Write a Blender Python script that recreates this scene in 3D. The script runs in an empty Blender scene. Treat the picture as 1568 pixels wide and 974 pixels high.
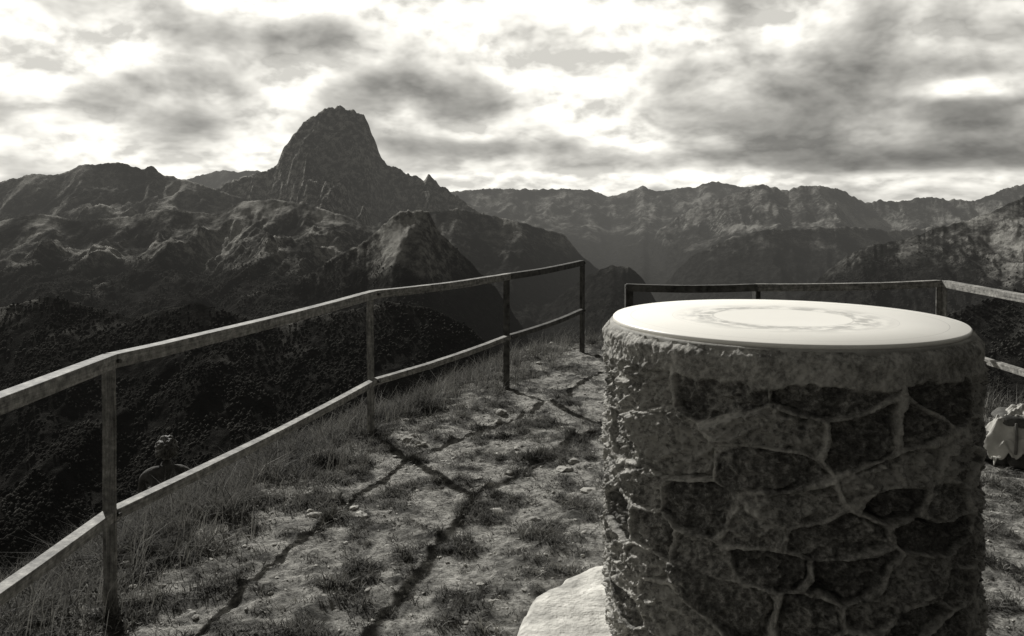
import bpy, math, numpy as np
from mathutils import Vector
rng=np.random.default_rng(7)
sc=bpy.context.scene
sc.view_settings.view_transform='Standard'; sc.view_settings.look='None'; sc.view_settings.exposure=0
def link(o,parent=None):
    sc.collection.objects.link(o)
    if parent is not None: o.parent=parent
    return o
def G(v,w=1.0): return (v, v*(1-.026*w), v*(1-.105*w), 1)

# ---------------------------------------------------------------- noise
def _h(ix,iy,seed):
    h=(ix.astype(np.int64)*374761393+iy.astype(np.int64)*668265263+seed*974634777)&0xffffffff
    h=((h^(h>>13))*1274126177)&0xffffffff
    return (h^(h>>16))&0xffffffff
def pn(x,y,seed=0):
    x=np.asarray(x,float); y=np.asarray(y,float)
    x0=np.floor(x); y0=np.floor(y); fx=x-x0; fy=y-y0
    def g(ix,iy,dx,dy):
        a=_h(ix,iy,seed)/4294967296.0*2*math.pi
        return np.cos(a)*dx+np.sin(a)*dy
    u=fx*fx*fx*(fx*(fx*6-15)+10); v=fy*fy*fy*(fy*(fy*6-15)+10)
    n00=g(x0,y0,fx,fy); n10=g(x0+1,y0,fx-1,fy); n01=g(x0,y0+1,fx,fy-1); n11=g(x0+1,y0+1,fx-1,fy-1)
    return ((n00*(1-u)+n10*u)*(1-v)+(n01*(1-u)+n11*u)*v)*1.4
def fbm(x,y,o=5,seed=0,r=.5):
    s=0;a=1;t=0
    for i in range(o):
        s=s+a*pn(x*2**i+17.3*i,y*2**i-9.1*i,seed+i); t+=a; a*=r
    return s/t
def ridged(x,y,o=5,seed=0,r=.5):
    s=0;a=1;t=0;w=1
    for i in range(o):
        n=1-np.abs(pn(x*2.03**i+5.3*i,y*2.03**i-3.1*i,seed+i))*1.6
        n=np.clip(n,0,1)**2
        s=s+a*n*w; w=np.clip(n*1.6,0,1); t+=a; a*=r
    return s/t*2-1
def sstep(a,b,x):
    t=np.clip((x-a)/(b-a),0,1); return t*t*(3-2*t)

# ---------------------------------------------------------------- mesh helper
def mk(name,V,F,mat=None,smooth=True,parent=None,attrs=None):
    V=np.asarray(V,np.float32); F=np.asarray(F,np.int32); k=F.shape[1]
    me=bpy.data.meshes.new(name)
    me.vertices.add(len(V)); me.vertices.foreach_set('co',V.ravel())
    me.loops.add(F.size); me.loops.foreach_set('vertex_index',F.ravel())
    me.polygons.add(len(F)); me.polygons.foreach_set('loop_start',np.arange(0,F.size,k,dtype=np.int32))
    me.update(calc_edges=True)
    me.polygons.foreach_set('use_smooth',np.full(len(F),smooth))
    if attrs:
        for n,c in attrs.items():
            a=me.color_attributes.new(n,'FLOAT_COLOR','POINT'); a.data.foreach_set('color',np.asarray(c,np.float32).ravel())
    if mat: me.materials.append(mat)
    return link(bpy.data.objects.new(name,me),parent)
def gridF(nr,nc,wrap=False):
    i=np.arange(nr-1)[:,None]; j=np.arange(nc if wrap else nc-1)[None,:]
    j2=(j+1)%nc
    return np.stack([i*nc+j,i*nc+j2,(i+1)*nc+j2,(i+1)*nc+j],-1).reshape(-1,4)
def empty(name,loc=(0,0,0)):
    e=bpy.data.objects.new(name,None); e.location=loc; e.empty_display_size=.2
    return link(e)

# ---------------------------------------------------------------- node helper
class N:
    def __init__(s,nt): s.nt=nt; s.n=nt.nodes; s.l=nt.links
    def set(s,sock,v):
        if isinstance(v,bpy.types.NodeSocket): s.l.new(v,sock)
        else: sock.default_value=v
    def m(s,op,a,b=0.0,c=0.0,clamp=False):
        n=s.n.new('ShaderNodeMath'); n.operation=op; n.use_clamp=clamp
        s.set(n.inputs[0],a); s.set(n.inputs[1],b); s.set(n.inputs[2],c); return n.outputs[0]
    def noise(s,vec,scale,detail=6,rough=.55,dist=0):
        n=s.n.new('ShaderNodeTexNoise'); 
        if vec is not None: s.l.new(vec,n.inputs['Vector'])
        n.inputs['Scale'].default_value=scale; n.inputs['Detail'].default_value=detail
        n.inputs['Roughness'].default_value=rough; n.inputs['Distortion'].default_value=dist
        return n.outputs[0]
    def vor(s,vec,scale,feat='F1',out='Distance'):
        n=s.n.new('ShaderNodeTexVoronoi'); n.feature=feat; s.l.new(vec,n.inputs['Vector']); n.inputs['Scale'].default_value=scale
        return n.outputs[out]
    def ramp(s,f,stops):
        n=s.n.new('ShaderNodeValToRGB'); s.l.new(f,n.inputs[0]); e=n.color_ramp.elements
        while len(e)<len(stops): e.new(.5)
        for q,(p,c) in zip(e,stops): q.position=p; q.color=c if isinstance(c,tuple) else G(c)
        return n.outputs[0]
    def mix(s,f,a,b,mode='MIX'):
        n=s.n.new('ShaderNodeMix'); n.data_type='RGBA'; n.blend_type=mode
        s.set(n.inputs[0],f); s.set(n.inputs[6],a); s.set(n.inputs[7],b); return n.outputs[2]
    def mr(s,v,a,b,c=0.,d=1.):
        n=s.n.new('ShaderNodeMapRange'); s.set(n.inputs[0],v)
        for i,q in zip((1,2,3,4),(a,b,c,d)): n.inputs[i].default_value=q
        return n.outputs[0]
    def bump(s,h,st,dist,nrm=None):
        n=s.n.new('ShaderNodeBump'); s.l.new(h,n.inputs['Height']); n.inputs['Strength'].default_value=st; n.inputs['Distance'].default_value=dist
        if nrm is not None: s.l.new(nrm,n.inputs['Normal'])
        return n.outputs[0]
    def pos(s): return s.n.new('ShaderNodeNewGeometry').outputs['Position']
    def obj(s): return s.n.new('ShaderNodeTexCoord').outputs['Object']
    def attr(s,name):
        n=s.n.new('ShaderNodeAttribute'); n.attribute_name=name; return n.outputs['Color']
    def sep(s,c):
        n=s.n.new('ShaderNodeSeparateXYZ'); s.l.new(c,n.inputs[0]); return n.outputs
    def comb(s,x,y,z):
        n=s.n.new('ShaderNodeCombineXYZ'); s.set(n.inputs[0],x); s.set(n.inputs[1],y); s.set(n.inputs[2],z); return n.outputs[0]
def newmat(name,rough=.9,spec=.2):
    m=bpy.data.materials.new(name); m.use_nodes=True; k=N(m.node_tree)
    b=m.node_tree.nodes['Principled BSDF']; b.inputs['Roughness'].default_value=rough; b.inputs['Specular IOR Level'].default_value=spec
    return m,k,b
def simple(name,lo,hi,scale=8,rough=.9,bump=.3,bd=.01,spec=.2,detail=6):
    m,k,b=newmat(name,rough,spec); p=k.obj(); n=k.noise(p,scale,detail,.6)
    k.l.new(k.ramp(n,[(.32,lo),(.68,hi)]),b.inputs['Base Color'])
    k.l.new(k.bump(k.noise(p,scale*3,4,.6),bump,bd),b.inputs['Normal']); return m

# ================================================================ WORLD
E=1.75
AZ=math.radians(32); EL=math.radians(35)
S=Vector((-math.sin(AZ)*math.cos(EL),math.cos(AZ)*math.cos(EL),math.sin(EL)))
w=bpy.data.worlds.new("World"); sc.world=w; w.use_nodes=True
k=N(w.node_tree); bg=w.node_tree.nodes['Background']
sky=k.n.new('ShaderNodeTexSky'); sky.sky_type='NISHITA'; sky.sun_disc=False; sky.sun_elevation=EL; sky.sun_rotation=-AZ
bw=k.n.new('ShaderNodeRGBToBW'); k.l.new(sky.outputs[0],bw.inputs[0])
tc=k.n.new('ShaderNodeTexCoord').outputs['Generated']
x,y,z=k.sep(tc)
zs=k.m('POWER',k.m('MAXIMUM',z,0.0),.75)
zq=k.m('MULTIPLY',zs,1.5)
P=k.comb(x,y,zq)
n1=k.noise(P,4.2,2,.5,0)
n2=k.noise(P,9.0,7,.54,.12)
P2=k.comb(k.m('SUBTRACT',x,.004),y,k.m('ADD',zq,.022))
n3=k.noise(P2,9.0,4,.54,.12)
dens=k.m('ADD',k.m('MULTIPLY',n1,.50),k.m('MULTIPLY',n2,.80))
def blob(u,v,su,sv,amp):
    a=k.m('POWER',k.m('DIVIDE',k.m('SUBTRACT',x,u),su),2.0); b=k.m('POWER',k.m('DIVIDE',k.m('SUBTRACT',z,v),sv),2.0)
    e=k.m('EXPONENT',k.m('MULTIPLY',k.m('ADD',a,b),-1.0))
    f=k.m('GREATER_THAN',y,0.0)
    return k.m('MULTIPLY',k.m('MULTIPLY',e,f),amp)
for q in [(.40,.14,.20,.05,.20),(.46,.050,.16,.014,.26),(.30,.06,.16,.014,.14),(-.125,.136,.085,.022,.20),(-.06,.115,.05,.010,.14),(-.03,.070,.11,.011,.22),(-.42,.13,.05,.018,.16),(-.55,.155,.05,.012,.18),(-.3,.19,.07,.016,.12),(-.33,.095,.1,.014,.08),
          (.09,.15,.08,.07,-.24),(-.22,.055,.12,.02,-.12),(.1,.030,.5,.010,-.20),(-.2,.23,.25,.02,-.14),(.47,.123,.045,.012,-.40),(-.45,.06,.1,.018,-.16),(.12,.215,.12,.03,-.15)]:
    dens=k.m('ADD',dens,blob(*q))
cloud=k.ramp(dens,[(.56,1.12),(.63,.90),(.70,.60),(.79,.36),(.95,.21)])
rim=k.mr(k.m('SUBTRACT',n2,n3),-.09,.09,.62,1.40)
cloud=k.mix(1.0,cloud,rim,'MULTIPLY')
dt=k.n.new('ShaderNodeVectorMath'); dt.operation='DOT_PRODUCT'; k.l.new(tc,dt.inputs[0]); dt.inputs[1].default_value=S
glow=k.m('MULTIPLY',k.mr(dt.outputs['Value'],-.4,.58,.05,1.0),k.mr(z,.25,.5,1.,.22))  # brighter towards sun; unseen sky overhead and behind dimmed to cut ambient light
cb=k.mix(1.0,cloud,glow,'MULTIPLY')
nish=k.m('MULTIPLY',bw.outputs[0],.05)
col=k.mix(.93,nish,cb)
below=k.mr(z,-.03,0.0,1.0,0.0)
col=k.mix(below,col,G(.02))
k.l.new(col,bg.inputs[0]); bg.inputs[1].default_value=1.0
sun=bpy.data.lights.new('sun','SUN'); sun.energy=5.0; sun.angle=math.radians(.6); sun.color=(1,.985,.95)
so=link(bpy.data.objects.new('sun',sun)); so.rotation_euler=S.to_track_quat('Z','Y').to_euler(); so.location=S*50

# ================================================================ CAMERA
cam=bpy.data.cameras.new('camera'); co=link(bpy.data.objects.new('camera',cam)); sc.camera=co
co.location=(0,0,E); co.rotation_euler=(math.radians(90),0,0)
cam.sensor_width=36; cam.lens=29.62; cam.shift_y=-.1087; cam.clip_start=.05; cam.clip_end=60000

# ================================================================ NEAR GROUND
poly=np.array([(-2.1,-5),(-2.1,3.6),(-1.4,6.5),(-.35,8.5),(.45,10.9),(1.7,11.0),(3.0,8.3),(4.3,8.0),(4.35,-5)],float)
def sdist(X,Y):
    X=np.asarray(X,float);Y=np.asarray(Y,float)
    d=np.full(X.shape,1e18); ins=np.zeros(X.shape,bool); n=len(poly)
    for i in range(n):
        a=poly[i]; b=poly[(i+1)%n]; e=b-a
        wx=X-a[0]; wy=Y-a[1]; t=np.clip((wx*e[0]+wy*e[1])/(e@e),0,1)
        d=np.minimum(d,(wx-e[0]*t)**2+(wy-e[1]*t)**2)
        c=((a[1]>Y)!=(b[1]>Y))&(X<(b[0]-a[0])*(Y-a[1])/(b[1]-a[1]+1e-12)+a[0]); ins^=c
    d=np.sqrt(d); return np.where(ins,-d,d)
def hill(X,Y,sd=None):
    if sd is None: sd=sdist(X,Y)
    d=np.maximum(sd+.25,0)
    return -(.55*(np.sqrt(d*d+.16)-.4))-.15*np.maximum(d-4.5,0)
TC=(1.056,3.3)
def turfd(X,Y): return fbm(X/.30,Y/.30,5,44,.62)
def near_h(X,Y):
    sd=sdist(X,Y)
    z=hill(X,Y,sd)
    z=z+.05*fbm(X/.9,Y/.9,3,3)+.035*np.maximum(fbm(X/.26,Y/.26,4,9),-.2)+.020*fbm(X/.09,Y/.09,4,12,.6)+.05*np.clip(turfd(X,Y),0,.5)
    z=z+.10*sstep(-.5,.4,sd)*(fbm(X/.5,Y/.5,3,31)+.1)
    r=np.hypot(X-TC[0],Y-TC[1]); z=z*sstep(.6,1.15,r)
    return z
xs=np.concatenate([np.linspace(-16,-3.0,100)[:-1],np.linspace(-3.0,4.8,480),np.linspace(4.8,16,80)[1:]])
ys=np.concatenate([np.linspace(-6,1.8,60)[:-1],np.geomspace(1.8,12,560),np.linspace(12,34,80)[1:]])
XX,YY=np.meshgrid(xs,ys); ZZ=near_h(XX,YY)
sdg=sdist(XX,YY); edg=sstep(-.7,.2,sdg+.3*fbm(XX/.8,YY/.8,3,46)); tuf=turfd(XX,YY)
att=np.stack([edg,np.clip(.5+tuf,0,1),edg*0,edg*0+1],-1).reshape(-1,4)
gm,k,b=newmat('ground_turf',.95,.1)
p=k.pos(); A_=k.sep(k.attr('mask')); nf=k.noise(p,34,6,.75); nm=k.noise(p,9,5,.65)
s_=k.m('ADD',k.m('MULTIPLY',nm,.35),k.m('MULTIPLY',nf,.65))
bare=k.ramp(s_,[(.39,.08),(.47,.25),(.54,.42),(.65,.68)])
turf=k.ramp(s_,[(.40,.025),(.52,.11),(.62,.30)])
mk_=k.m('ADD',A_[1],k.m('MULTIPLY',k.m('SUBTRACT',nf,.5),.9))
c=k.mix(k.mr(mk_,.42,.60),bare,turf)
c=k.mix(k.m('MULTIPLY',A_[0],.85),c,k.mix(1.0,turf,G(.5),'MULTIPLY'))
k.l.new(c,b.inputs['Base Color'])
v=k.vor(p,42)
nb=k.bump(nf,1.0,.04); nb=k.bump(v,.5,.012,nb); k.l.new(nb,b.inputs['Normal'])
mk('ground',np.stack([XX,YY,ZZ],-1).reshape(-1,3),gridF(len(ys),len(xs)),gm,attrs={'mask':att})

# ================================================================ FAR TERRAIN
HZ=316.;FP=1290.
BASE=-1000.
L=[ # depth m, front slope, spur amp, crest jag, survey of the crest line
 (6500,.62,80,1.0,[(-1200,300),(-700,250),(-400,290),(-200,262),(-60,285),(0,278),(50,264),(90,267),(125,251),(185,248),(218,257),(232,252),(250,266),(300,278),(340,292),(400,310),(480,340),(560,430),(640,560)]),
 (11500,.6,80,1.0,[(180,300),(250,285),(290,272),(335,261),(350,259),(362,263),(385,259),(420,264),(520,285),(620,300),(720,330)]),
 (7000,1.05,150,1.9,[(290,330),(330,290),(360,272),(390,263),(415,257),(425,250),(431,228),(440,217),(450,203),(462,190),(478,174),(495,167),(510,160),(530,164),(545,167),(551,175),(556,172),(561,177),(566,192),(571,208),(578,222),(583,240),(590,250),(600,252),(610,256),(625,262),(645,272),(657,266),(668,276),(690,292),(715,310),(760,335),(850,390),(900,460),(960,560)]),
 (10800,.40,60,1.0,[(520,330),(640,300),(700,292),(745,287),(800,289),(850,288),(905,290),(935,300),(960,292),(975,288),(985,280),(993,289),(1010,292),(1040,287),(1065,286),(1085,277),(1110,279),(1130,285),(1165,283),(1260,300),(1400,320),(1700,300),(2200,300)]),
 (8600,.5,70,1.3,[(960,420),(1010,350),(1060,318),(1110,300),(1165,282),(1190,287),(1203,291),(1225,283),(1280,286),(1300,295),(1312,303),(1330,310),(1350,305),(1370,309),(1410,300),(1450,304),(1495,307),(1530,291),(1568,280),(1700,260),(2000,270),(2600,290)]),
 (6600,.6,60,1.0,[(960,520),(1020,430),(1060,390),(1120,362),(1180,350),(1240,348),(1300,345),(1360,352),(1440,345),(1500,330),(1568,318),(1700,300),(2100,300),(2700,290)]),
 (4600,.6,80,1.0,[(1080,560),(1150,490),(1230,450),(1275,405),(1320,378),(1380,366),(1430,350),(1500,332),(1568,300),(1700,270),(2100,260),(2700,290)]),
 (3900,.8,50,1.2,[(300,560),(380,480),(440,440),(485,410),(520,388),(560,368),(585,345),(602,328),(618,321),(640,321),(652,319),(662,334),(672,352),(690,372),(720,400),(760,440),(800,500),(850,600)]),
 (5200,.30,95,.8,[(-1200,340),(-400,330),(0,338),(60,325),(120,337),(200,330),(250,318),(330,327),(372,307),(420,303),(470,312),(530,330),(565,346),(620,380),(680,440),(760,560)]),
 (5900,.55,60,.8,[(480,400),(560,345),(620,328),(700,318),(760,330),(820,346),(865,358),(890,390),(940,430),(1000,500),(1060,600)]),
 (4900,.6,50,.8,[(800,500),(860,450),(900,420),(935,405),(965,407),(985,425),(1010,470),(1060,560)]),
 (2700,.42,45,.8,[(-1500,420),(-400,440),(-100,480),(0,470),(80,452),(200,486),(300,462),(420,500),(500,480),(600,462),(660,470),(720,500),(790,570),(850,640),(950,760)]),
 (2600,.5,50,.8,[(1150,760),(1260,600),(1350,520),(1450,480),(1568,440),(1700,420),(2300,380)]),
]
def far_h(X,Y,full=False):
    u=X/Y; pxs=784+FP*u
    wx=90*fbm(X/700,Y/700,3,51); 
    sp=ridged((X+wx)/620,(Y+wx)/1500,6,20,.54)
    sp2=ridged((X+wx)/210,(Y)/420,4,40,.5)
    rolls=fbm(X/420,Y/420,6,77,.55)
    z=BASE+110*fbm(X/900,Y/900,4,5); crag=np.zeros_like(z)
    jag=pn(pxs/7.,pxs*0+.5,61)*1.6+pn(pxs/2.6,pxs*0+.5,62)*.9
    for i,(Yk,s,amp,jg,pr) in enumerate(L):
        pr=np.array(pr,float); yk=np.interp(pxs,pr[:,0],pr[:,1])
        yk=(yk*2+np.interp(pxs-4,pr[:,0],pr[:,1])+np.interp(pxs+4,pr[:,0],pr[:,1]))/4
        Yc=Yk*(1+.035*pn(u*5+3*i,u*0+.3,90+i)); d=np.abs(Y-Yc)
        yk=yk+jag*jg*np.exp(-d/130.)
        zc=E+(HZ-yk)/FP*Yc
        A=np.maximum(zc-BASE+60,60.); drop=A*(1-np.exp(-s*d/A))
        k_=1-np.exp(-d/220.); k_=k_*np.exp(-np.maximum(d-600,0)/1500)
        q=.7 if i==2 else .3
        zi=zc-drop+k_*(sp*amp+sp2*amp*q+rolls*amp*.6)-k_*amp*.25
        crag=np.where(zi>z,1.0 if i==2 else (.5 if i==7 else 0.),crag)
        z=np.maximum(z,zi)
    r=np.hypot(X,Y)
    sd=np.maximum(r-11,0)
    h=-.63*sd*(1+.05*fbm(X/90,Y/90,3,8))-2.9-20*(1-np.exp(-sd/120))*(.3+.5*fbm(X/60,Y/60,4,2))
    z=np.maximum(z,h)
    return (z,crag) if full else z
us=np.concatenate([np.linspace(-1.6,-.66,130)[:-1],np.linspace(-.66,.66,1000),np.linspace(.66,1.6,130)[1:]])
Ys=np.concatenate([np.geomspace(20,1400,90)[:-1],np.geomspace(1400,11800,700),np.geomspace(11800,20000,25)[1:]])
UU,YY2=np.meshgrid(us,Ys); X2=UU*YY2
Z2,cr=far_h(X2,YY2,True)
gy=np.gradient(Z2,axis=0)/np.gradient(YY2,axis=0); gx=np.gradient(Z2,axis=1)/np.gradient(X2,axis=1)
sl=np.hypot(gx,gy)
def fmask(X,Y,Z): return sstep(-200,-380,Z+170*fbm(X/450,Y/450,5,15)+60*fbm(X/60,Y/60,3,18))
forest=fmask(X2,YY2,Z2)
rock=np.clip(sstep(.7,1.3,sl+.3*fbm(X2/150,YY2/150,4,25))*.6+cr*sstep(-200,250,Z2),0,1)
tone=np.clip(.5+.9*fbm(X2/300,YY2/300,6,33,.6),0,1)  # grass variation that also paints sunlit and cloud-shaded patches
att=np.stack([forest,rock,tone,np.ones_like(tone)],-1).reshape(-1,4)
tm,k,b=newmat('mountain_slopes',1,.0)
p=k.pos(); A_=k.sep(k.attr('mask'))
fine=k.noise(p,.022,7,.76)
grass=k.ramp(k.m('ADD',k.m('MULTIPLY',A_[2],.55),k.m('MULTIPLY',fine,.45)),[(.37,.020),(.46,.06),(.54,.20),(.64,.50)])  # pale end of the grass colour stands in for sunlit patches
rk=k.ramp(fine,[(.39,.025),(.49,.12),(.58,.60)])
fo=k.ramp(fine,[(.38,.008),(.62,.040)])
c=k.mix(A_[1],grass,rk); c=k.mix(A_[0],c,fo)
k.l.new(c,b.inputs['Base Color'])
nb=k.bump(fine,1.0,50); k.l.new(nb,b.inputs['Normal'])
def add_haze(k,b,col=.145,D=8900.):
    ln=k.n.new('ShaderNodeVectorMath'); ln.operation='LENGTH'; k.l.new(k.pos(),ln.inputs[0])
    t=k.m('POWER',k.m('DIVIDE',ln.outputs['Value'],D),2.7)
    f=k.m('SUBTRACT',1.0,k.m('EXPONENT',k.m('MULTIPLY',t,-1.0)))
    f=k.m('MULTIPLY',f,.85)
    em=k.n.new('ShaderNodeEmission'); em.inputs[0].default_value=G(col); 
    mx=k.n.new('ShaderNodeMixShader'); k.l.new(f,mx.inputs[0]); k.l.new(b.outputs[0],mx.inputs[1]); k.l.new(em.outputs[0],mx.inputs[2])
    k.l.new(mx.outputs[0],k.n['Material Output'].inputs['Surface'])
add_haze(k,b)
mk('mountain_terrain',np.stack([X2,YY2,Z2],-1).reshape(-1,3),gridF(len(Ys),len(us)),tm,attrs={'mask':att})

# distant forest (one mesh)
M=150000
Yt=np.exp(rng.uniform(math.log(1000),math.log(4600),M)); Ut=rng.uniform(-.7,.7,M); Xt=Ut*Yt
Zt=far_h(Xt,Yt)
fm=fmask(Xt,Yt,Zt)*sstep(-.35,.1,fbm(Xt/130,Yt/130,3,19))
kp=(rng.random(M)<fm*.9)&(Zt<-120); Xt,Yt,Zt=Xt[kp],Yt[kp],Zt[kp]; M=len(Xt)
octa=np.array([(1,0,.35),(0,1,.35),(-1,0,.35),(0,-1,.35),(0,0,1),(0,0,-.3)],float); of=np.array([(0,1,4),(1,2,4),(2,3,4),(3,0,4),(1,0,5),(2,1,5),(3,2,5),(0,3,5)])
sz=rng.uniform(2.2,6.0,M); hh=sz*rng.uniform(.9,1.7,M)
V=octa[None]*np.stack([sz,sz,hh],-1)[:,None,:]*rng.uniform(.7,1.3,(M,6,1))+np.stack([Xt,Yt,Zt],-1)[:,None,:]
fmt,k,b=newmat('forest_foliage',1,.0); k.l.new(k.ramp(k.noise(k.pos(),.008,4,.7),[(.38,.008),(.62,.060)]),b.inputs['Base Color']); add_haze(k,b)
mk('distant_forest',V.reshape(-1,3),(of[None]+6*np.arange(M)[:,None,None]).reshape(-1,3),fmt)

# ================================================================ ORIENTATION TABLE
tab=empty('orientation_table',(TC[0],TC[1],0))
R=.685
nth,nz=1200,420; H1=1.295
th=np.linspace(0,2*math.pi,nth,endpoint=False); zz=np.linspace(-.05,H1,nz)
T_,Zz=np.meshgrid(th,zz); s=T_*R; C=2*math.pi*R
pts=[]
for i in range(150):
    best=None;bd=-1
    for _ in range(9):
        a=rng.uniform(0,C); bz=rng.uniform(0,1.2)
        if not pts: best=(a,bz);break
        q=np.array(pts); dx=np.abs(q[:,0]-a); dx=np.minimum(dx,C-dx); dd=np.min(np.hypot(dx*.6,(q[:,1]-bz)*1.25))
        if dd>bd: bd=dd;best=(a,bz)
    pts.append(best)
pts=np.array(pts); npt=len(pts)
sxs=rng.uniform(.50,.85,npt); szs=rng.uniform(1.0,1.45,npt); tl=rng.normal(0,.15,npt); wgt=rng.uniform(-.016,.016,npt)
wz=Zz+.016*fbm(s/.16,Zz/.13,5,70,.6); ws=s+.024*fbm(s/.13,Zz/.12,5,71,.6)
F1=np.full(s.shape,9.);F2=F1.copy();ID=np.zeros(s.shape,int)
for i,(a,bz) in enumerate(pts):
    dx=(ws-a+C/2)%C-C/2; dz=wz-bz; dx,dz=dx+tl[i]*dz,dz-tl[i]*dx
    d=(np.abs(dx*sxs[i])**2.5+np.abs(dz*szs[i])**2.5)**(1/2.5)+wgt[i]
    nw=d<F1; F2=np.where(nw,F1,np.minimum(F2,d)); ID=np.where(nw,i,ID); F1=np.where(nw,d,F1)
edge=F2-F1
ph=rng.random(npt); tx=rng.uniform(-1,1,npt); tz=rng.uniform(-1,1,npt)
wid=np.maximum(.008+.014*fbm(s/.12,Zz/.12,4,73),.002)
mort=1-sstep(wid*.7,wid*1.5+.005,edge)
ddx=(ws-pts[ID,0]+C/2)%C-C/2; ddz=wz-pts[ID,1]
facet=ridged(s/.09+ID*3.1,Zz/.055+ID*1.7,5,75,.6)
stone=.026*ph[ID]+.17*tx[ID]*ddx+.17*tz[ID]*ddz+.018*facet+.014*fbm(s/.03,Zz/.018,4,76,.6)
mor=.026+.020*fbm(s/.09,Zz/.07,4,78)+.007*fbm(s/.015,Zz/.015,2,79)
disp=stone*(1-mort)+mor*mort
gap=sstep(-.05,.25,fbm(s/.2,Zz/.2,3,95))
disp-=.016*gap*sstep(wid*1.2,wid*1.9,edge)*(1-sstep(wid*2.0,wid*4.0,edge))
cap=sstep(1.175,1.19,Zz+.035*fbm(s/.18,s*0,4,80)+.015*fbm(s/.04,Zz/.04,3,87))
disp=disp*(1-cap)+cap*(.026+.014*fbm(s/.12,Zz/.08,4,81)+.008*fbm(s/.02,Zz/.02,3,82))
disp=disp+.012*fbm(s/.5,Zz/.4,2,92)*(1-cap)
Rr=R+disp-.020
top=sstep(H1-.04,H1,Zz); Rr=Rr-.022*top**2
V=np.stack([Rr*np.cos(T_),Rr*np.sin(T_),Zz],-1).reshape(-1,3)
mm=np.clip(mort*np.clip(.75+1.2*fbm(s/.1,Zz/.1,4,88),0,1)+cap*.7,0,1)
att=np.stack([mm,ph[ID]*(1-cap)+.5*cap,np.clip(.5+fbm(s/.05,Zz/.05,4,84),0,1),cap],-1).reshape(-1,4)
sm,k,b=newmat('rubble_masonry',.93,.2); p=k.obj(); A_=k.sep(k.attr('mask'))
nf=k.noise(p,40,6,.76); nm=k.noise(p,8,4,.6)
st=k.ramp(k.m('ADD',k.m('ADD',k.m('MULTIPLY',A_[1],.13),k.m('MULTIPLY',nm,.25)),k.m('MULTIPLY',nf,.62)),[(.36,.06),(.47,.17),(.58,.48)])
mo=k.ramp(k.m('ADD',k.m('MULTIPLY',nm,.4),k.m('MULTIPLY',nf,.6)),[(.38,.18),(.57,.60)])
c=k.mix(A_[0],st,mo)
k.l.new(c,b.inputs['Base Color'])
nb=k.bump(nf,1.0,.014); k.l.new(nb,b.inputs['Normal'])
mk('stone_drum',V,gridF(nz,nth,True),sm,parent=tab,attrs={'mask':att})
def lathe(name,prof,n,mat,parent,jit=0,seed=0):
    prof=np.array(prof,float); t=np.linspace(0,2*math.pi,n,endpoint=False)
    rr=prof[:,0][:,None]*(1+jit*fbm(np.cos(t)*2+5,np.sin(t)*2+5,4,seed))[None]
    V=np.stack([rr*np.cos(t),rr*np.sin(t),np.repeat(prof[:,1][:,None],n,1)],-1).reshape(-1,3)
    return mk(name,V,gridF(len(prof),n,True),mat,parent=parent)
conc=simple('concrete',.22,.42,12,.9,.6,.006)
lathe('mortar_bed',[(.672,H1-.012),(.670,H1-.001),(.664,H1+.005),(.63,H1+.006),(.0005,H1+.006)],256,conc,tab,.006,3)
dm,k,b=newmat('enamelled_lava',.34,.5); p=k.obj(); X_,Y_,Z_=k.sep(p)
rad=k.m('POWER',k.m('ADD',k.m('MULTIPLY',X_,X_),k.m('MULTIPLY',Y_,Y_)),.5)
ang=k.m('ARCTAN2',Y_,X_)
def ring(r0,wd):
    return k.m('LESS_THAN',k.m('ABSOLUTE',k.m('SUBTRACT',rad,r0)),wd)
lines=k.m('MAXIMUM',ring(.262,.004),k.m('MAXIMUM',ring(.585,.0015),ring(.42,.001)))
pol=k.comb(k.m('MULTIPLY',ang,9.0),k.m('MULTIPLY',rad,30.0),0.0)
let=k.m('GREATER_THAN',k.noise(pol,6,3,.7),.60)
band=k.m('MULTIPLY',k.m('GREATER_THAN',rad,.46),k.m('LESS_THAN',rad,.575))
tick=k.m('MULTIPLY',k.m('LESS_THAN',k.m('FRACT',k.m('MULTIPLY',ang,14.3)),.05),k.m('GREATER_THAN',rad,.27))
pan=k.m('MULTIPLY',k.mr(k.noise(k.comb(k.m('MULTIPLY',ang,1.2),k.m('MULTIPLY',rad,6.0),1.0),3,5,.6),.42,.56),k.m('MULTIPLY',k.m('GREATER_THAN',rad,.264),k.mr(rad,.31,.43,1.,0.)))
ink=k.m('MAXIMUM',k.m('MAXIMUM',k.m('MULTIPLY',lines,.35),k.m('MULTIPLY',k.m('MULTIPLY',let,band),.08)),k.m('MAXIMUM',k.m('MULTIPLY',tick,.04),k.m('MULTIPLY',pan,.65)))
base=k.ramp(k.noise(p,5,5,.6),[(.3,.93),(.7,.97)])
k.l.new(k.mix(ink,base,G(.25)),b.inputs['Base Color'])
z0=H1+.003
lathe('engraved_disc',[(.652,z0),(.656,z0+.003),(.656,z0+.014),(.652,z0+.018),(.275,z0+.0195),(.0005,z0+.020)],300,dm,tab)
slabm=simple('footing_concrete',.30,.75,6,.9,1.0,.02)
t=np.linspace(0,2*math.pi,360,endpoint=False)
FR=.80; fo_=(-.225,-.10)
rr=FR*(1+.09*fbm(np.cos(t)*1.8+9,np.sin(t)*1.8,4,13)+.016*fbm(np.cos(t)*15,np.sin(t)*15,3,14))
prof=[(1.04,-.10),(1.02,.04),(1.0,.082),(.975,.096),(.9,.10),(.8,.104),(.7,.106),(.6,.107),(.4,.108),(.001,.108)]
V=[]
for a,h in prof:
    xx=rr*a*np.cos(t); yy=rr*a*np.sin(t); V.append(np.stack([xx+fo_[0],yy+fo_[1],h+.03*fbm(xx*4,yy*4,4,19)],-1))
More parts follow.
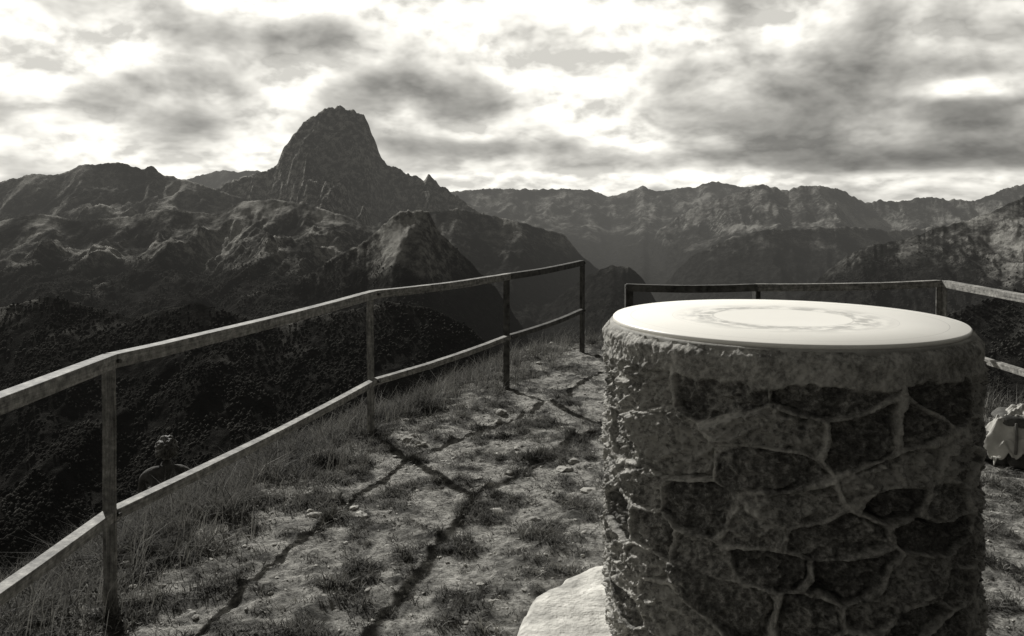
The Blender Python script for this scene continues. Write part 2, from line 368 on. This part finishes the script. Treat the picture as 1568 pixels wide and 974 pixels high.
mk('footing',np.array(V).reshape(-1,3),gridF(len(prof),360,True),slabm,parent=tab)

# ================================================================ FENCES
fmm,k,b=newmat('weathered_timber',.75,.3); p=k.pos(); px_,py_,pz_=k.sep(p)
n=k.noise(k.comb(k.m('MULTIPLY',px_,2.5),k.m('MULTIPLY',py_,2.5),k.m('MULTIPLY',pz_,55.)),1.6,6,.7); n2=k.noise(p,26,5,.75)
c=k.ramp(k.m('ADD',k.m('MULTIPLY',n,.4),k.m('MULTIPLY',n2,.6)),[(.37,.06),(.46,.17),(.55,.30),(.65,.52)])
k.l.new(c,b.inputs['Base Color']); k.l.new(k.bump(n2,.5,.004),b.inputs['Normal'])
fpm,k,b=newmat('weathered_timber_post',.75,.3); p=k.pos(); px_,py_,pz_=k.sep(p)
n=k.noise(k.comb(k.m('MULTIPLY',px_,45.),k.m('MULTIPLY',py_,45.),k.m('MULTIPLY',pz_,3.)),1.6,6,.7); n2=k.noise(p,20,5,.75)
c=k.ramp(k.m('ADD',k.m('MULTIPLY',n,.45),k.m('MULTIPLY',n2,.55)),[(.37,.05),(.46,.13),(.55,.26),(.65,.48)])
k.l.new(c,b.inputs['Base Color']); k.l.new(k.bump(n2,.5,.004),b.inputs['Normal'])
fdk=simple('rusted_iron_backlit',.03,.13,14,.8,.5,.003)  # iron of the bolts; on far posts and rails, painted backlit shade
def sweep(name,p0,p1,prof,side,mat,parent,nseg=1,wob=0):
    p0=np.array(p0,float);p1=np.array(p1,float); d=(p1-p0); Ln=np.linalg.norm(d); d/=Ln
    side=np.array(side,float); side-=d*(side@d); side/=np.linalg.norm(side); up=np.cross(side,d)
    if abs(d[2])<.7 and up[2]<0: up=-up
    prof=np.array(prof,float); n=len(prof); V=[]
    for i in range(nseg+1):
        t=i/nseg; c=p0+(p1-p0)*t+up*wob*math.sin(math.pi*t)*(-1)
        if 0<i<nseg: c=c+side*rng.normal(0,.001)+up*rng.normal(0,.0006)
        V.append(c+prof[:,:1]*side+prof[:,1:]*up)
    V=np.concatenate(V); me=bpy.data.meshes.new(name)
    F=[]
    for i in range(nseg):
        for j in range(n): F.append((i*n+j,i*n+(j+1)%n,(i+1)*n+(j+1)%n,(i+1)*n+j))
    F.append(tuple(range(n))[::-1]); F.append(tuple(nseg*n+j for j in range(n)))
    me.from_pydata(V.tolist(),[],F); me.materials.append(mat)
    o=link(bpy.data.objects.new(name,me),parent)
    bv=o.modifiers.new('bevel','BEVEL'); bv.width=.003; bv.segments=2; bv.limit_method='ANGLE'
    return o
def fence(name,P,inside,mat,matd):
    f=empty(name)
    for i,(x,y,ht,lo,dk) in enumerate(P):
        gz=float(near_h(np.array([x]),np.array([y]))[0])-.25
        mt=matd if dk else fpm  # dark copy puts backlit shade into the far posts' colour
        nb_=P[i+1] if i+1<len(P) else P[i-1]
        dv=np.array([nb_[0]-x,nb_[1]-y,0]); dv/=np.linalg.norm(dv); 
        sweep('post_%d'%(i+1),(x+rng.uniform(-.02,.02),y,gz),(x+rng.uniform(-.01,.01),y,ht-.008),[(-.036,-.032),(.036,-.032),(.036,-.022),(-.024,-.022),(-.024,.032),(-.036,.032)],(dv[0],dv[1],0),mt,f,5)
        for hz in (ht-.03,lo-.02):
            bpy.ops.mesh.primitive_cylinder_add(vertices=8,radius=.009,depth=.02,location=(x+inside[0]*.045,y+inside[1]*.045,hz),rotation=(math.pi/2,0,math.atan2(inside[1],inside[0])-math.pi/2))
            o=bpy.context.object; o.name='bolt'; o.data.materials.append(matd); o.parent=f
    for i in range(len(P)-1):
        a=P[i];c=P[i+1]; mt=matd if (a[4] and c[4]) else mat
        sd=np.array([inside[0],inside[1],0.])
        sweep('top_rail_%d'%(i+1),np.array([a[0],a[1],a[2]])+sd*.036,np.array([c[0],c[1],c[2]])+sd*.036,[(0,0),(0,-.060),(-.006,-.060),(-.006,-.006),(-.066,-.006),(-.066,0)],sd,mt,f,9,.012)
        sweep('lower_rail_%d'%(i+1),np.array([a[0],a[1],a[3]])+sd*.036,np.array([c[0],c[1],c[3]])+sd*.036,[(0,0),(0,-.045),(-.005,-.045),(-.005,-.005),(-.055,-.005),(-.055,0)],sd,mt,f,9,.018)
    return f
fence('railing_fence',[(-1.80,1.2,1.12,.50,0),(-1.72,3.62,1.12,.455,0),(-1.05,6.4,1.115,.445,0),(-.04,8.1,1.11,.52,1),(.83,10.07,1.11,.53,1)],(.9,-.42),fmm,fdk)
fence('railing_fence',[(.97,7.0,1.11,.53,1),(2.05,7.0,1.11,.53,1),(3.75,7.35,1.11,.55,0),(3.88,4.5,1.11,.56,0),(3.95,1.5,1.11,.56,0)],(-.5,-.86),fmm,fdk)

# ================================================================ GRASS
def blades(bx,by,bz,hgt,wid,lean,ang):
    n=len(bx); d=np.stack([np.cos(ang),np.sin(ang)],-1); sa=rng.uniform(0,2*math.pi,n); sd=np.stack([np.cos(sa),np.sin(sa)],-1)
    V=np.zeros((n,6,3))
    for j,(t,wf) in enumerate([(0,1),(.55,.8),(1,.08)]):
        o=(lean*hgt*t*t)[:,None]*d; zt=bz+hgt*t*(1-.25*lean*t)
        for q,sg in enumerate((-1,1)):
            V[:,j*2+q,0]=bx+o[:,0]+sg*sd[:,0]*wid*wf; V[:,j*2+q,1]=by+o[:,1]+sg*sd[:,1]*wid*wf; V[:,j*2+q,2]=zt
    F=np.array([(0,1,3,2),(2,3,5,4)])[None]+6*np.arange(n)[:,None,None]
    return V.reshape(-1,3),F.reshape(-1,4)
M=62000
cx=rng.uniform(-3.6,5.0,M); cy=np.where(rng.random(M)<.75,rng.uniform(1.9,7.5,M),rng.uniform(6,13.5,M))
sd=sdist(cx,cy); den=turfd(cx,cy)
rt=np.hypot(cx-TC[0],cy-TC[1]); rf=np.hypot(cx-TC[0]-fo_[0],cy-TC[1]-fo_[1])
edgef=sstep(-.7,.1,sd+.35*fbm(cx/.8,cy/.8,3,46))
clump=sstep(-.05,.25,fbm(cx/.22,cy/.22,2,49))
pk=np.clip(.10+sstep(-.10,.18,den)*.8+edgef*(.05+.6*clump),0,1)
kp=(rng.random(M)<pk)&(rt>.80)&(rf>.88)&(sd<3.2)
cx,cy,edgef,clump,den=cx[kp],cy[kp],edgef[kp],clump[kp],den[kp]; Mt=len(cx)
nb_=rng.integers(7,14,Mt)+(edgef*3).astype(int); idx=np.repeat(np.arange(Mt),nb_); n=len(idx)
sp=.016+.028*edgef[idx]
bx=cx[idx]+rng.normal(0,1,n)*sp; by=cy[idx]+rng.normal(0,1,n)*sp
hs=(rng.uniform(.012,.035,Mt)+.065*sstep(.08,.35,den)*rng.random(Mt)+edgef*rng.uniform(.01,.11,Mt)*(.15+1.4*clump)+(rng.random(Mt)<.05*edgef)*.10)[idx]*rng.uniform(.6,1.25,n)
ang=rng.uniform(0,2*math.pi,n)
V,F=blades(bx,by,near_h(bx,by)-.008,hs,.0018+.0016*rng.random(n)+.0006*edgef[idx],rng.uniform(.3,1.5,n),ang)
ctone=.55*fbm(bx/.3,by/.3,3,57)-.12*edgef[idx]
tone=np.repeat(np.clip(rng.random(Mt)[idx]*.5+rng.random(n)*.4+.06+ctone,0,1),6)
gmt,k,b=newmat('grass_blades',.8,.15)
A_=k.sep(k.attr('tone')); k.l.new(k.ramp(A_[0],[(.1,.015),(.45,.075),(.75,.24),(.97,.50)]),b.inputs['Base Color'])
tr=k.n.new('ShaderNodeBsdfTranslucent'); tr.inputs[0].default_value=G(.18); mx=k.n.new('ShaderNodeMixShader'); mx.inputs[0].default_value=.25
k.l.new(b.outputs[0],mx.inputs[1]); k.l.new(tr.outputs[0],mx.inputs[2]); k.l.new(mx.outputs[0],k.n['Material Output'].inputs[0])
mk('grass',V,F,gmt,attrs={'tone':np.stack([tone]*3+[np.ones_like(tone)],-1)})
M=6400
cx=rng.uniform(-3.6,5.5,M); cy=rng.uniform(3,13,M); sd=sdist(cx,cy)
kp=(sd>-.55)&(sd<1.2)&(fbm(cx/.5,cy/.5,3,48)>-.02)&~((cx>.7)&(cx<1.8)&(sd<0)); cx,cy=cx[kp],cy[kp]; n0=len(cx)
idx=np.repeat(np.arange(n0),5); n=len(idx); bx=cx[idx]+rng.normal(0,.04,n); by=cy[idx]+rng.normal(0,.04,n)
V,F=blades(bx,by,near_h(bx,by)-.01,rng.uniform(.12,.40,n)*rng.uniform(.5,1,n0)[idx],.0014+.0009*rng.random(n),rng.uniform(.1,.7,n),rng.normal(.4,.9,n))
tone=np.repeat(rng.uniform(.5,1,n),6)
mk('tall_grass',V,F,gmt,attrs={'tone':np.stack([tone]*3+[np.ones_like(tone)],-1)})

# ================================================================ GRAVEL
import bmesh
bm=bmesh.new(); bmesh.ops.create_icosphere(bm,subdivisions=2,radius=1); iv=np.array([v.co[:] for v in bm.verts]); iF=np.array([[v.index for v in f.verts] for f in bm.faces]); bm.free()
M=9000
cx=rng.uniform(-2.8,4.6,M); cy=rng.uniform(1.9,11,M); sd=sdist(cx,cy); rt=np.hypot(cx-TC[0],cy-TC[1]); rf=np.hypot(cx-TC[0]-fo_[0],cy-TC[1]-fo_[1])
kp=(sd<.3)&(rt>.8)&(rf>.88)&(turfd(cx,cy)<.08); cx,cy=cx[kp],cy[kp]; M=len(cx)
sz=.004+.009*rng.random(M)**2+(rng.random(M)<.03)*rng.uniform(.008,.035,M)
V=iv[None]*(rng.normal(0,.16,(M,len(iv),1))+1); V=V*np.stack([rng.uniform(.8,1.6,M),rng.uniform(.7,1.2,M),rng.uniform(.35,.7,M)],-1)[:,None,:]*sz[:,None,None]
a=rng.uniform(0,6.28,M); ca,sa=np.cos(a)[:,None],np.sin(a)[:,None]
V=np.stack([V[...,0]*ca-V[...,1]*sa,V[...,0]*sa+V[...,1]*ca,V[...,2]],-1)+np.stack([cx,cy,near_h(cx,cy)+sz*.05],-1)[:,None,:]
tone=np.repeat(rng.random(M),len(iv))
grm,k,b=newmat('gravel_stone',.9,.2); A_=k.sep(k.attr('tone')); c=k.ramp(A_[0],[(0,.18),(1,.55)]); c=k.mix(.5,c,k.ramp(k.noise(k.pos(),60,4,.7),[(.3,.12),(.7,.55)])); k.l.new(c,b.inputs['Base Color'])
mk('gravel',V.reshape(-1,3),(iF[None]+len(iv)*np.arange(M)[:,None,None]).reshape(-1,3),grm,smooth=False,attrs={'tone':np.stack([tone]*3+[np.ones_like(tone)],-1)})

# ================================================================ PERSON
def skin(name,V,Ed,R_,mat,parent,root=0,sub=2):
    me=bpy.data.meshes.new(name); me.from_pydata(V,Ed,[]); o=link(bpy.data.objects.new(name,me),parent)
    o.modifiers.new('skin','SKIN'); 
    for i,r in enumerate(R_):
        sv=me.skin_vertices[0].data[i]; sv.radius=(r,r) if not isinstance(r,tuple) else r; sv.use_root=(i==root)
    o.modifiers['skin'].use_smooth_shade=True
    s_=o.modifiers.new('sub','SUBSURF'); s_.levels=sub; s_.render_levels=sub; me.materials.append(mat); return o
shirt=simple('dark_jersey',.04,.11,14,.9,.6,.012); trou=simple('trousers',.05,.08,20,.9,.3,.004)
skinm=simple('skin',.22,.30,10,.6,.1,.001); hairm=simple('hair',.03,.20,40,.6,.9,.006); shoe=simple('shoe_leather',.03,.07,30,.6,.2,.002)
PX,PY=-3.80,9.25
gz=float(near_h(np.array([PX]),np.array([PY]))[0])
per_=empty('seated_person',(PX,PY,gz+.02)); per_.rotation_euler=(0,0,math.radians(18)); per_.scale=(1.08,1.08,1.08)
tv=[(0,0,.12),(0,-.03,.26),(0,-.02,.40),(0,.02,.52),(0,.05,.60),(0,.075,.66)]
tr_=[(.15,.12),(.135,.11),(.15,.11),(.13,.09),(.06,.06),(.05,.05)]
te=[(0,1),(1,2),(2,3),(3,4),(4,5)]
for sg in(-1,1):
    i=len(tv); tv+=[(sg*.15,.03,.535),(sg*.205,.06,.50),(sg*.24,.18,.31),(sg*.15,.36,.27),(sg*.10,.41,.265)]; tr_+=[.07,.062,.046,.036,.03]
    te+=[(3,i),(i,i+1),(i+1,i+2),(i+2,i+3),(i+3,i+4)]
skin('jersey',tv,te,tr_,shirt,per_)
lv=[(0,0,.11)]; lr=[(.15,.12)]; le=[]
for sg in(-1,1):
    i=len(lv); lv+=[(sg*.09,.04,.10),(sg*.13,.24,.20),(sg*.15,.44,.27),(sg*.14,.55,.02),(sg*.13,.63,-.22)]; lr+=[.10,.085,.062,.055,.042]
    le+=[(0,i),(i,i+1),(i+1,i+2),(i+2,i+3),(i+3,i+4)]
skin('trousers',lv,le,lr,trou,per_)
for sg in(-1,1):
    skin('shoe',[(sg*.13,.62,-.24),(sg*.13,.66,-.29),(sg*.14,.78,-.31),(sg*.14,.85,-.32)],[(0,1),(1,2),(2,3)],[.045,.045,.04,.03],shoe,per_)
    w0=Vector((sg*.10,.41,.265))
    skin('palm',[tuple(w0),tuple(w0+Vector((-sg*.03,.045,.0))),tuple(w0+Vector((-sg*.045,.075,-.005)))],[(0,1),(1,2)],[.024,(.036,.018),(.034,.014)],skinm,per_)
    for q,ln_ in enumerate((.065,.075,.07,.055)):
        o0=w0+Vector((-sg*.045,.072,.025-.018*q)); o1=o0+Vector((-sg*ln_*.5,ln_*.35,-.004)); o2=o1+Vector((-sg*ln_*.4,-.01,-.012))
        skin('finger',[tuple(o0),tuple(o1),tuple(o2)],[(0,1),(1,2)],[.009,.0085,.007],skinm,per_,sub=1)
    skin('thumb',[tuple(w0+Vector((-sg*.015,.03,.02))),tuple(w0+Vector((-sg*.03,.055,.05))),tuple(w0+Vector((-sg*.05,.07,.06)))],[(0,1),(1,2)],[.012,.010,.008],skinm,per_,sub=1)
bm=bmesh.new(); bmesh.ops.create_uvsphere(bm,u_segments=32,v_segments=24,radius=1)
for v in bm.verts:
    x,y,z=v.co; n_=Vector((x*.077,y*.098,z*.118))
    if z<0: n_.x*=1+.22*z; n_.y+=.02*(-z)
    if y>.8 and abs(x)<.18 and -.35<z<.1: n_.y+=.022*(1-abs(x)/.18)
    if y>.7 and .05<z<.2 and .2<abs(x)<.5: n_.y-=.008
    if y>.8 and -.55<z<-.45: n_.y-=.006
    v.co=n_
me=bpy.data.meshes.new('head'); bm.to_mesh(me); bm.free(); me.materials.append(skinm)
for f in me.polygons: f.use_smooth=True
hd=link(bpy.data.objects.new('head',me),per_); hd.location=(0,.095,.755); hd.rotation_euler=(math.radians(-12),0,math.radians(-10))
for sg in(-1,1):
    skin('ear',[(sg*.078,.0,-.03),(sg*.086,-.008,0),(sg*.082,-.004,.03)],[(0,1),(1,2)],[.008,.012,.009],skinm,hd,sub=1)
bm=bmesh.new(); bmesh.ops.create_icosphere(bm,subdivisions=5,radius=1)
dl=[]
for v in bm.verts:
    x,y,z=v.co
    if y>.35 and z<.55 or z<-.62: dl.append(v); continue
    f=1.18+.22*float(pn(np.array([x*3+y*3]),np.array([z*4+y]),5)[0])+.08*float(pn(np.array([x*9+y*6]),np.array([z*8]),6)[0])
    v.co=(x*.090*f,y*.105*f,z*.112*f)
bmesh.ops.delete(bm,geom=dl,context='VERTS')
me=bpy.data.meshes.new('hair'); bm.to_mesh(me); bm.free(); me.materials.append(hairm)
for f in me.polygons: f.use_smooth=True
h=link(bpy.data.objects.new('hair',me),hd); h.modifiers.new('s','SOLIDIFY').thickness=.012

# ================================================================ RUCKSACK WITH JACKET
RX,RY=3.44,5.75
gz=float(near_h(np.array([RX]),np.array([RY]))[0])
ruck=empty('rucksack',(RX,RY,gz-.02)); ruck.rotation_euler=(0,math.radians(6),math.radians(-15)); ruck.scale=(.92,.92,.92)
canvas=simple('canvas',.05,.12,25,.9,.5,.004); cloth=simple('pale_cloth',.32,.55,6,.9,.6,.010); leather=simple('strap_leather',.1,.2,30,.6,.3,.002)
def puff(name,loc,dim,mat,parent,seed,rot=(0,0,0)):
    bm=bmesh.new(); bmesh.ops.create_cube(bm,size=2); bmesh.ops.subdivide_edges(bm,edges=bm.edges,cuts=9,use_grid_fill=True)
    for v in bm.verts:
        x,y,z=v.co; sq=(abs(x)**4+abs(y)**4+abs(z)**4)**.25
        q=Vector((x,y,z))/sq*1.0; nn=1+.07*float(fbm(np.array([q.x*2+q.z+seed]),np.array([q.y*2+q.z]),3,seed)[0])
        v.co=(q.x*dim[0]*nn*(1-.12*q.z),q.y*dim[1]*nn*(1-.12*q.z),q.z*dim[2]*nn)
    me=bpy.data.meshes.new(name); bm.to_mesh(me); bm.free(); me.materials.append(mat)
    for f in me.polygons: f.use_smooth=True
    o=link(bpy.data.objects.new(name,me),parent); o.location=loc; o.rotation_euler=rot; return o
puff('bag',(0,0,.19),(.19,.13,.20),canvas,ruck,1); puff('side_pocket',(-.2,0,.13),(.06,.09,.10),canvas,ruck,2); puff('front_pocket',(.02,-.15,.13),(.12,.05,.10),canvas,ruck,3); puff('flap',(0,-.01,.37),(.18,.14,.045),canvas,ruck,4,(.1,0,0))
for sx in(-.08,.08): skin('strap',[(sx,-.16,.36),(sx,-.2,.26),(sx,-.215,.14)],[(0,1),(1,2)],[(.012,.004)]*3,leather,ruck,sub=1)
nu,nv=90,100; a,b2=np.meshgrid(np.linspace(-1,1,nu),np.linspace(-1,1,nv))
xx=a*.30+.03*np.sin(b2*5); yy=b2*.24-.03; r_=np.sqrt((a*1.15)**2+(b2*1.1)**2); an=np.arctan2(b2,a)
hz=.455-.36*np.clip(r_-.35,0,2)**1.1+(.03*np.sin(an*5+1)+.018*np.sin(an*13+r_*4))*np.clip(r_,0,1)+.045*ridged(a*1.7+b2,b2*1.2,4,9)
yy=yy*(1-.3*np.clip(r_-.6,0,1)); xx=xx*(1-.25*np.clip(r_-.6,0,1))
o=mk('draped_jacket',np.stack([xx,yy,np.maximum(hz,.02)],-1).reshape(-1,3),gridF(nv,nu),cloth,parent=ruck); o.modifiers.new('s','SOLIDIFY').thickness=.006
